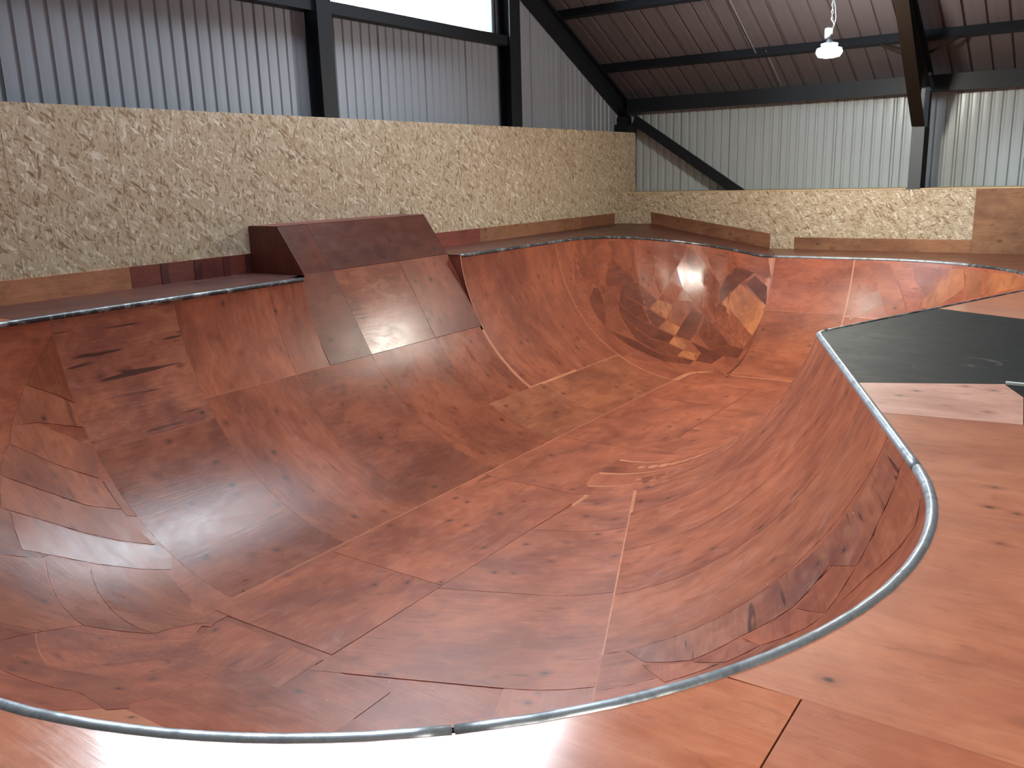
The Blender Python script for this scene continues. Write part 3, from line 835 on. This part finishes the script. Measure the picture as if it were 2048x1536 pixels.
PATCHES = [
('c',1.05,0.30,0.010,[(12.10,0.08),(12.47,0.06),(11.97,0.81),(11.71,1.12),(11.64,0.81),(11.70,0.64)]),
('c',1.00,0.28,0.009,[(11.74,1.11),(11.97,0.82),(12.26,0.94),(11.98,1.32),(11.65,1.20)]),
('c',0.95,0.32,0.010,[(12.58,0.11),(12.16,0.53),(12.25,0.94),(12.80,1.60),(13.85,2.08),(14.01,1.75),(12.68,0.84)]),
('c',0.80,0.30,0.012,[(12.41,0.09),(12.62,0.24),(13.02,0.71),(13.01,1.10),(12.95,1.15),(12.71,0.83),(12.36,0.40)]),
('o',1.55,0.55,0.008,[(13.46,0.64),(14.14,1.00),(14.13,1.09),(14.07,1.40),(13.99,1.71),(13.00,1.22)]),
('d',0.62,0.50,0.007,[(13.55,0.61),(13.75,0.41),(14.06,0.60),(14.12,0.98)]),
('d',0.66,0.50,0.006,[(13.34,0.33),(13.72,0.36),(13.46,0.63),(13.04,1.16),(13.02,0.89),(13.14,0.59)]),
('n',0.95,0.42,0.005,[(12.66,0.08),(13.02,0.06),(13.32,0.33),(13.12,0.59),(13.03,0.70)]),
('n',1.00,0.42,0.005,[(13.05,0.06),(13.97,0.02),(14.13,0.46),(13.76,0.37),(13.37,0.30)]),
('o',1.35,0.55,0.008,[(11.63,1.22),(11.94,1.33),(11.70,1.66),(11.37,1.44)]),
('c',0.90,0.42,0.007,[(11.97,1.33),(12.31,1.35),(12.01,1.84),(11.71,1.67)]),
('o',1.40,0.55,0.008,[(11.67,1.70),(11.99,1.85),(11.76,2.08),(11.37,1.89)]),
('o',1.40,0.55,0.008,[(11.72,2.10),(12.11,2.22),(11.80,2.50),(11.44,2.29)]),
('o',1.30,0.55,0.008,[(11.77,2.51),(12.29,2.60),(11.97,2.86),(11.41,2.70)]),
('d',0.62,0.50,0.006,[(12.39,1.33),(12.63,1.50),(12.39,1.97),(12.15,2.20),(11.79,2.07),(12.30,1.50)]),
('d',0.78,0.45,0.007,[(12.71,1.54),(12.92,1.74),(13.33,2.12),(12.72,2.42),(12.43,1.98)]),
('d',0.56,0.50,0.006,[(12.17,2.23),(12.71,2.43),(13.34,2.13),(13.85,2.11),(13.78,2.41),(13.17,2.53),(12.67,2.95),(12.02,2.88),(12.38,2.56)]),
('c',0.90,0.42,0.005,[(10.66,0.08),(11.07,0.08),(11.33,0.48),(11.63,0.81),(11.44,1.05),(11.21,0.85),(10.90,0.51)]),
('n',1.00,0.40,0.005,[(11.12,0.09),(12.07,0.08),(11.70,0.61),(11.64,0.77),(11.35,0.45)]),
('d',0.78,0.50,0.006,[(10.74,0.41),(10.91,0.60),(11.19,0.85),(10.95,0.93),(10.43,0.92),(10.50,0.70)]),
('d',0.72,0.50,0.007,[(11.21,0.87),(11.44,1.07),(11.59,1.22),(11.34,1.44),(10.83,1.15),(10.80,0.95)]),
('d',0.60,0.50,0.006,[(10.80,0.99),(10.80,1.17),(11.35,1.46),(11.68,1.69),(11.36,1.89),(10.85,1.59),(10.57,1.27)]),
('d',0.60,0.50,0.005,[(10.54,1.29),(10.82,1.59),(11.36,1.91),(11.72,2.10),(11.44,2.29),(10.91,2.14),(10.43,1.50)]),
('n',0.85,0.50,0.006,[(10.33,0.95),(10.72,0.97),(10.34,1.48),(10.36,2.09),(9.68,1.74),(10.07,1.29)]),
('d',0.68,0.50,0.005,[(10.41,1.52),(10.88,2.16),(11.40,2.32),(11.77,2.51),(11.39,2.70),(10.80,2.57),(10.37,2.13)]),
('d',0.66,0.50,0.004,[(9.64,1.80),(10.30,2.17),(10.76,2.60),(11.37,2.74),(11.95,2.88),(11.60,3.03),(10.53,2.86),(9.81,2.21)]),
('n',0.90,0.50,0.004,[(9.81,0.39),(10.63,0.08),(10.73,0.40),(10.48,0.70),(10.34,0.94),(10.05,0.88),(9.76,0.76)]),
('d',0.72,0.50,0.005,[(9.97,0.93),(10.31,0.97),(10.04,1.31),(9.67,1.73),(9.58,1.42),(9.65,1.14)]),
('n',0.95,0.50,0.004,[(9.72,0.20),(9.77,0.41),(9.95,0.93),(9.63,1.16),(9.54,1.78),(9.30,1.69),(9.24,1.19)]),
('p',1.05,0.38,0.010,[(41.13,0.17),(41.14,0.29),(41.14,0.83),(41.01,0.72),(40.77,0.57)]),
('p',1.20,0.48,0.009,[(40.77,0.57),(41.00,0.73),(41.14,0.84),(41.12,1.07),(41.02,1.03),(40.74,0.92),(40.49,0.90)]),
('p',1.25,0.50,0.010,[(40.49,0.89),(40.74,0.93),(41.14,1.28),(41.03,1.59),(40.71,1.33),(40.40,1.04)]),
('p',1.22,0.50,0.009,[(40.40,1.04),(40.71,1.33),(41.02,1.59),(41.04,1.95),(40.78,1.81),(40.37,1.47),(40.14,1.27),(40.22,1.16)]),
('p',1.25,0.50,0.008,[(0.17,1.62),(0.25,1.69),(0.25,2.08),(0.17,2.03)]),
('p',1.12,0.50,0.009,[(40.14,1.27),(40.36,1.48),(40.77,1.82),(41.03,2.00),(41.05,2.19),(41.08,2.43),(40.51,2.04),(39.97,1.58),(39.91,1.53)]),
('p',1.00,0.36,0.008,[(39.97,1.59),(40.49,2.05),(41.11,2.47),(41.13,2.63),(41.01,2.76),(40.29,2.38),(39.92,2.10),(39.70,1.93)]),
('p',0.80,0.40,0.007,[(39.90,1.53),(39.96,1.59),(39.70,1.93),(39.90,2.09),(39.75,2.07),(39.44,1.87)]),
('p',0.95,0.38,0.007,[(39.42,1.88),(39.81,2.09),(38.81,2.71),(37.93,2.16)]),
('p',0.95,0.38,0.008,[(39.83,2.09),(40.19,2.33),(38.90,3.22),(38.82,2.72)]),
('p',1.00,0.38,0.007,[(40.20,2.35),(40.95,2.75),(40.85,3.20),(40.13,3.56),(38.91,3.24)]),
('n',0.90,0.45,0.005,[(37.75,2.14),(37.54,2.30),(37.14,2.60),(36.59,2.77),(36.13,2.43),(36.16,2.29),(36.53,2.35),(37.17,2.05)]),
('n',1.00,0.36,0.007,[(15.62,0.80),(16.03,0.59),(16.17,0.81),(15.63,1.20)]),
('n',1.00,0.34,0.007,[(15.66,0.39),(15.89,0.27),(16.01,0.56),(15.63,0.77)]),
('n',1.00,0.45,0.006,[(15.76,0.07),(16.11,0.08),(16.41,0.54),(16.68,0.94),(16.31,1.09),(16.17,0.80),(15.96,0.47)]),
('n',1.05,0.45,0.007,[(16.14,0.09),(16.54,0.10),(16.60,0.31),(16.85,0.59),(16.90,0.85),(16.71,0.94),(16.42,0.52)]),
('n',0.92,0.45,0.006,[(16.57,0.11),(17.17,0.11),(17.24,0.29),(16.89,0.63),(16.63,0.30)]),
('o',1.10,0.45,0.007,[(17.19,0.10),(17.43,0.09),(17.60,0.40),(17.29,0.72),(16.94,0.84),(16.92,0.65)]),
('o',1.15,0.50,0.006,[(17.46,0.10),(17.79,0.09),(18.03,0.47),(17.74,0.58)]),
('o',1.20,0.50,0.007,[(17.83,0.09),(18.82,0.05),(19.00,0.19),(18.06,0.46)]),
('n',0.92,0.42,0.007,[(28.53,0.05),(28.93,0.09),(28.99,0.15),(29.06,0.39),(29.20,0.65),(28.89,0.83),(28.97,1.15),(28.89,1.55),(28.89,1.90),(28.72,2.24),(28.50,2.40),(28.51,1.84),(28.52,1.33),(28.56,0.85),(28.58,0.43)]),
('n',1.15,0.42,0.008,[(28.92,0.82),(29.20,0.66),(29.36,0.94),(29.00,1.14)]),
('n',1.15,0.42,0.008,[(28.99,1.15),(29.37,0.95),(29.33,1.10),(29.14,1.42),(28.92,1.54)]),
('n',1.10,0.42,0.008,[(28.92,1.56),(29.14,1.42),(29.10,1.67),(28.92,1.89)]),
('n',1.08,0.42,0.008,[(28.91,1.91),(29.08,1.71),(29.04,2.09),(28.74,2.26)]),
('n',1.00,0.42,0.006,[(28.96,0.09),(29.19,0.06),(29.50,0.07),(29.66,0.16),(29.59,0.34),(29.44,0.62),(29.37,0.91),(29.22,0.66),(29.09,0.39)])]

HUE = {'o': (1.0, 1.22, .95), 'd': (.80, .76, .76), 'c': (1.0, 1.08, 1.12), 'n': (1.0, 1.0, 1.0), 'p': (.95, 1.02, .95)}
for kind, tone, rough, h, poly in PATCHES:
    torn = kind == 'n' and poly[0] == (28.53, 0.05)
    sheet(poly, S, 0.0024 + h * 0.25, 0.012, 0.16, 'panel', 'ply_torn' if torn else 'ply', tuple(min(1.9, tone * .93 * c) for c in HUE[kind]), rough - 0.08,
          KEEP if kind in 'dn' else SWAP, gap=0.002)

# coping: steel pipe let into the deck edge


def pipe(s0, s1, mat, r=0.03):
    n = max(2, int((s1 - s0) / 0.12)); pts = []
    for i in range(n + 1):
        p, nn, z = lip(s0 + (s1 - s0) * i / n)
        pts.append(Vector((p[0] - nn[0] * 0.012, p[1] - nn[1] * 0.012, z - 0.018)) + OFF)
    return MB().tube(pts, r, 12).build('coping', mat, bowl, smooth=True)


J = 0.004
for a, b, mt in ((36.3, LL + RAMP0, 'pipe_dark'), (6.46, 9.5, 'pipe_dark'), (9.5, 12.9, 'pipe_dark'), (12.9, 14.1, 'pipe_dark'), (14.1, 17.5, 'pipe_bright'),
                 (17.5, 21.0, 'pipe_dark'), (21.0, 24.98, 'pipe_dark'), (24.98, 29.15, 'pipe_bright'), (29.15, 32.6, 'pipe_bright'), (32.6, 36.3, 'pipe_bright')):
    pipe(a + J, b - J, mt)

# decks


def lips(s0, s1, off=0.03):
    """lip points s0 -> s1 set back behind the coping"""
    n = max(2, int(abs(s1 - s0) / 0.1)); out = []
    for i in range(n + 1):
        p, nn, z = lip(s0 + (s1 - s0) * i / n); out.append((p[0] - nn[0] * off, p[1] - nn[1] * off, z))
    return out


def deck(poly, mat, tint=(1, 1, 1), rough=0.4, z=0.0, th=0.018, grain='x', drop=0.0):
    n = len(poly)
    A = sum(p[0] * q[1] - q[0] * p[1] for p, q in zip(poly, poly[1:] + poly[:1]))
    if A < 0: poly = poly[::-1]
    top = [Vector((p[0], p[1], (p[2] if len(p) > 2 else z) - drop)) for p in poly]
    bot = [p - Vector((0, 0, th)) for p in top]
    fs = [tuple(range(n)), tuple(range(n, 2 * n))[::-1]] + [((i + 1) % n, i, n + i, n + (i + 1) % n) for i in range(n)]
    uv = [(p.x, p.y) if grain == 'x' else (p.y, p.x) for p in top + bot]
    return bowl_part('deck_panel', top + bot, fs, mat, uvs=uv, tint=tint, rough=rough)


g = 0.003
deck(lips(22.92, 27.20) + [(-.541, 7.160), (2.75, 8.69)], 'ply_black', rough=.62)
deck(lips(27.21, 28.06) + [(-.335, 6.052), (-.393, 6.79), (-.545, 7.152)], 'ply_pink', tint=(1.12, 1.1, 1.1), rough=.5)
deck([(-.330, 6.052), (-.388, 6.79), (-.02, 6.60), (2.8, 6.5), (2.8, 6.37)], 'ply_pink', tint=(.8, .75, .72), rough=.5)
deck([(-.388, 6.795), (-.538, 7.155), (2.75, 8.68), (2.8, 6.52), (0, 6.62)], 'ply_black', rough=.42)
b_ = MB().bar(Vector((-.538, 7.158, .008)) + OFF, Vector((2.0, 7.20, .008)) + OFF, (0, 1, 0), 0.035, 0.02)
b_.build('edge_strip', 'pale', bowl)
deck(lips(28.07, 31.70) + [(6, 2.453), (6, 6.7), (2.8, 6.36), (-.335, 6.045)], 'ply_deck', rough=.44)
deck([(-.637, 2.447), (6, 2.447), (6, -3.6), (-.637, -3.6)], 'ply_deck', tint=(.93, .86, .86), rough=.36)
deck(lips(31.71, 36.0) + [(-4.69, -3.6), (-.643, -3.6), (-.643, 2.447)], 'ply_deck', tint=(1.05, 1.0, .95), rough=.22)
deck(lips(20.5, 22.91) + [(2.76, 8.70), (4.6, 10.2), (4.6, 13.0), (-.5, 13.25)], 'ply_deck', tint=(.9, .88, .9), rough=.45)
deck(lips(14.12, 20.49) + [(-.49, 13.26), (4.6, 13.01), (4.6, 17.57), (-5.7, 17.57)], 'ply_brown', tint=(.62, .45, .42), rough=.35)
a_, b2 = lips(9.55, 14.11), []
for i, p in enumerate(a_):
    f = i / (len(a_) - 1); b2.append((-8.345 + 2.64 * f, 17.57, 0.475 * (1 - f)))
vs = [Vector(p) for p in a_] + [Vector(p) for p in b2]; n = len(a_)
bowl_part('deck_panel', vs + [v - Vector((0, 0, .018)) for v in vs],
          [(i, i + 1, n + i + 1, n + i) for i in range(n - 1)] + [(2 * n + i, 3 * n + i, 3 * n + i + 1, 2 * n + i + 1) for i in range(n - 1)] +
          [(i + 1, i, 2 * n + i, 2 * n + i + 1) for i in range(n - 1)], 'ply_dark', uvs=[(v.x, v.y) for v in vs] * 2, tint=(.95, 1.15, 1.0), rough=.35)
deck(lips(6.46, 9.54) + [(-8.35, 17.57, .475), (-9.165, 17.57, .475), (-9.165, 10.32, ZL)], 'ply_dark', tint=(.75, .95, .85), rough=.40, grain='y')
deck(lips(0.0, RAMP0) + [(-8.23, 7.18, ZL), (-8.30, 7.41, ZL), (-9.165, 7.41, ZL), (-9.165, 3.84, ZL)], 'ply_dark', tint=(.62, .75, .70), rough=.40, grain='y')
vs = []; a_ = lips(36.01, LL - .01); n = len(a_)
for i, p in enumerate(a_):
    f = i / (n - 1)
    vs.append(Vector(p))
for i, p in enumerate(a_):
    f = i / (n - 1)
    o = (-4.70 - min(1, f * 2) * 4.46, -3.6 if f < .5 else -3.6 + (f - .5) * 2 * 7.42)
    vs.append(Vector((o[0], o[1], p[2])))
bowl_part('deck_panel', vs + [v - Vector((0, 0, .018)) for v in vs],
          [(i, i + 1, n + i + 1, n + i) for i in range(n - 1)] + [(2 * n + i, 3 * n + i, 3 * n + i + 1, 2 * n + i + 1) for i in range(n - 1)] +
          [(i + 1, i, 2 * n + i, 2 * n + i + 1) for i in range(n - 1)], 'ply_deck', uvs=[(v.x, v.y) for v in vs] * 2, tint=(.9, .85, .85), rough=.4)
# board closing the deck end beside the ramp
m = MB().prism([(-9.16, 10.315, .44), (-8.0, 10.315, .44)] + [tuple(S(RAMP1 - 0.085, t, -.01)) for t in (0.05, .3, .6, .9, 1.2)] + [(-9.16, 10.315, -.7)], (0, -.012, 0))
o = MB(); o.add([Vector((v.x, (10.315 if v.y > 10.31 else 10.303), v.z)) + OFF for v in m.v], m.f, [(v.z, v.x) for v in m.v])
o.build('end_board', 'ply_dark', bowl, tint=(1.7, 1.7, 1.5), rough=.5)
m = MB().prism([(-9.16, 7.19, .44), (-8.0, 7.19, .44)] + [tuple(S(RAMP0 + 0.01, t, -.01)) for t in (0.05, .3, .6, .9, 1.2)] + [(-9.16, 7.19, -.7)], (0, -.012, 0))
o = MB(); o.add([Vector((v.x, (7.178 if v.y > 7.18 else 7.166), v.z)) + OFF for v in m.v], m.f, [(v.z, v.x) for v in m.v])
o.build('end_board', 'ply_dark', bowl, tint=(1.7, 1.7, 1.5), rough=.5)

# ------------------------------------------------------------------ extension ramp
ramp = empty('extension_ramp', (-8.4, 8.9, ZL))
tag(ramp, 'dark red plywood extension ramp leaning against the strand-board wall above the bowl', 'ramp')
RO = Vector((8.4, -8.9, -ZL))
FOOT = S(5.0, 1.10, 0.0)
L1, A1, A2 = 1.20, radians(60.3), radians(54.0)       # lower and upper face: length, slopes
ZT = 1.055
KX2, KZ2 = FOOT.x - L1 * cos(A1), FOOT.z + L1 * sin(A1)
L2 = (ZT - KZ2) / sin(A2)
TOP = Vector((KX2 - L2 * cos(A2), 0, ZT)); flen = L1 + L2


def RF(y, d, h):
    """point on the ramp face: d metres down from the top edge"""
    if d <= L2: x, z, a = TOP.x + d * cos(A2), ZT - d * sin(A2), A2
    else: x, z, a = KX2 + (d - L2) * cos(A1), KZ2 - (d - L2) * sin(A1), A1
    return Vector((x + sin(a) * h, y, z + cos(a) * h)) + RO


def ramp_panel(y0, y1, d0, d1, mat, tint, rough, grain='d', th=0.018, cut=None):
    pts = [(y0 + .003, d0 + .002), (y1 - .003, d0 + .002), (y1 - .003, d1 - .002), (y0 + .003, d1 - .002)]
    if cut: pts = cut
    n = len(pts); a = [RF(y, d, 0.004) for y, d in pts]; b = [RF(y, d, 0.004 - th) for y, d in pts]
    uv = [(p[1], p[0]) if grain == 'd' else p for p in pts] * 2
    fs = [tuple(range(n))[::-1], tuple(range(n, 2 * n))] + [(i, (i + 1) % n, n + (i + 1) % n, n + i) for i in range(n)]
    obj('panel', a + b, fs, mat, ramp, uvs=uv, tint=tint, rough=rough)


ddk = L2 + (KZ2 - ZL + .015) / sin(A1)          # where the face passes the deck level
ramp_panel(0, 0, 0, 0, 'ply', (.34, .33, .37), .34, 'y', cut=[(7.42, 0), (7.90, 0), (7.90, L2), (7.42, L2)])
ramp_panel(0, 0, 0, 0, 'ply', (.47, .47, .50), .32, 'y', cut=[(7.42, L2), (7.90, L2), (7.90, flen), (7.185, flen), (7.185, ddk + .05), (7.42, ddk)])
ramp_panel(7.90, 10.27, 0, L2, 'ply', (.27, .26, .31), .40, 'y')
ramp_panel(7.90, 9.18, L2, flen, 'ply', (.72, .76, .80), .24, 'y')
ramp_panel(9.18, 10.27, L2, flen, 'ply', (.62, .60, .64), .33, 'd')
tp = MB().box(-9.165, TOP.x + .01, 7.42, 10.27, 1.04, 1.056); tp.v = [v + RO for v in tp.v]
tp.build('top_board', 'ply_dark', ramp, rough=.5)
zc = ZL
xk = KX2 + (ddk - L2) * cos(A1)
for y, nm in ((7.415, 'side_panel'), (10.255, 'side_panel')):
    sp = MB().prism([(-9.165, y, zc + .002), (-9.165, y, 1.04), (TOP.x - .012, y, 1.04), (KX2 - .02, y, KZ2), (xk - .02, y, zc + .002)], (0, .014, 0))
    sp.uv = [(v.z, v.x) for v in sp.v]; sp.v = [v + RO for v in sp.v]
    sp.build(nm, 'ply_dark', ramp, tint=(1.0, .95, .9), rough=.5)
print('objects', len(bpy.data.objects))
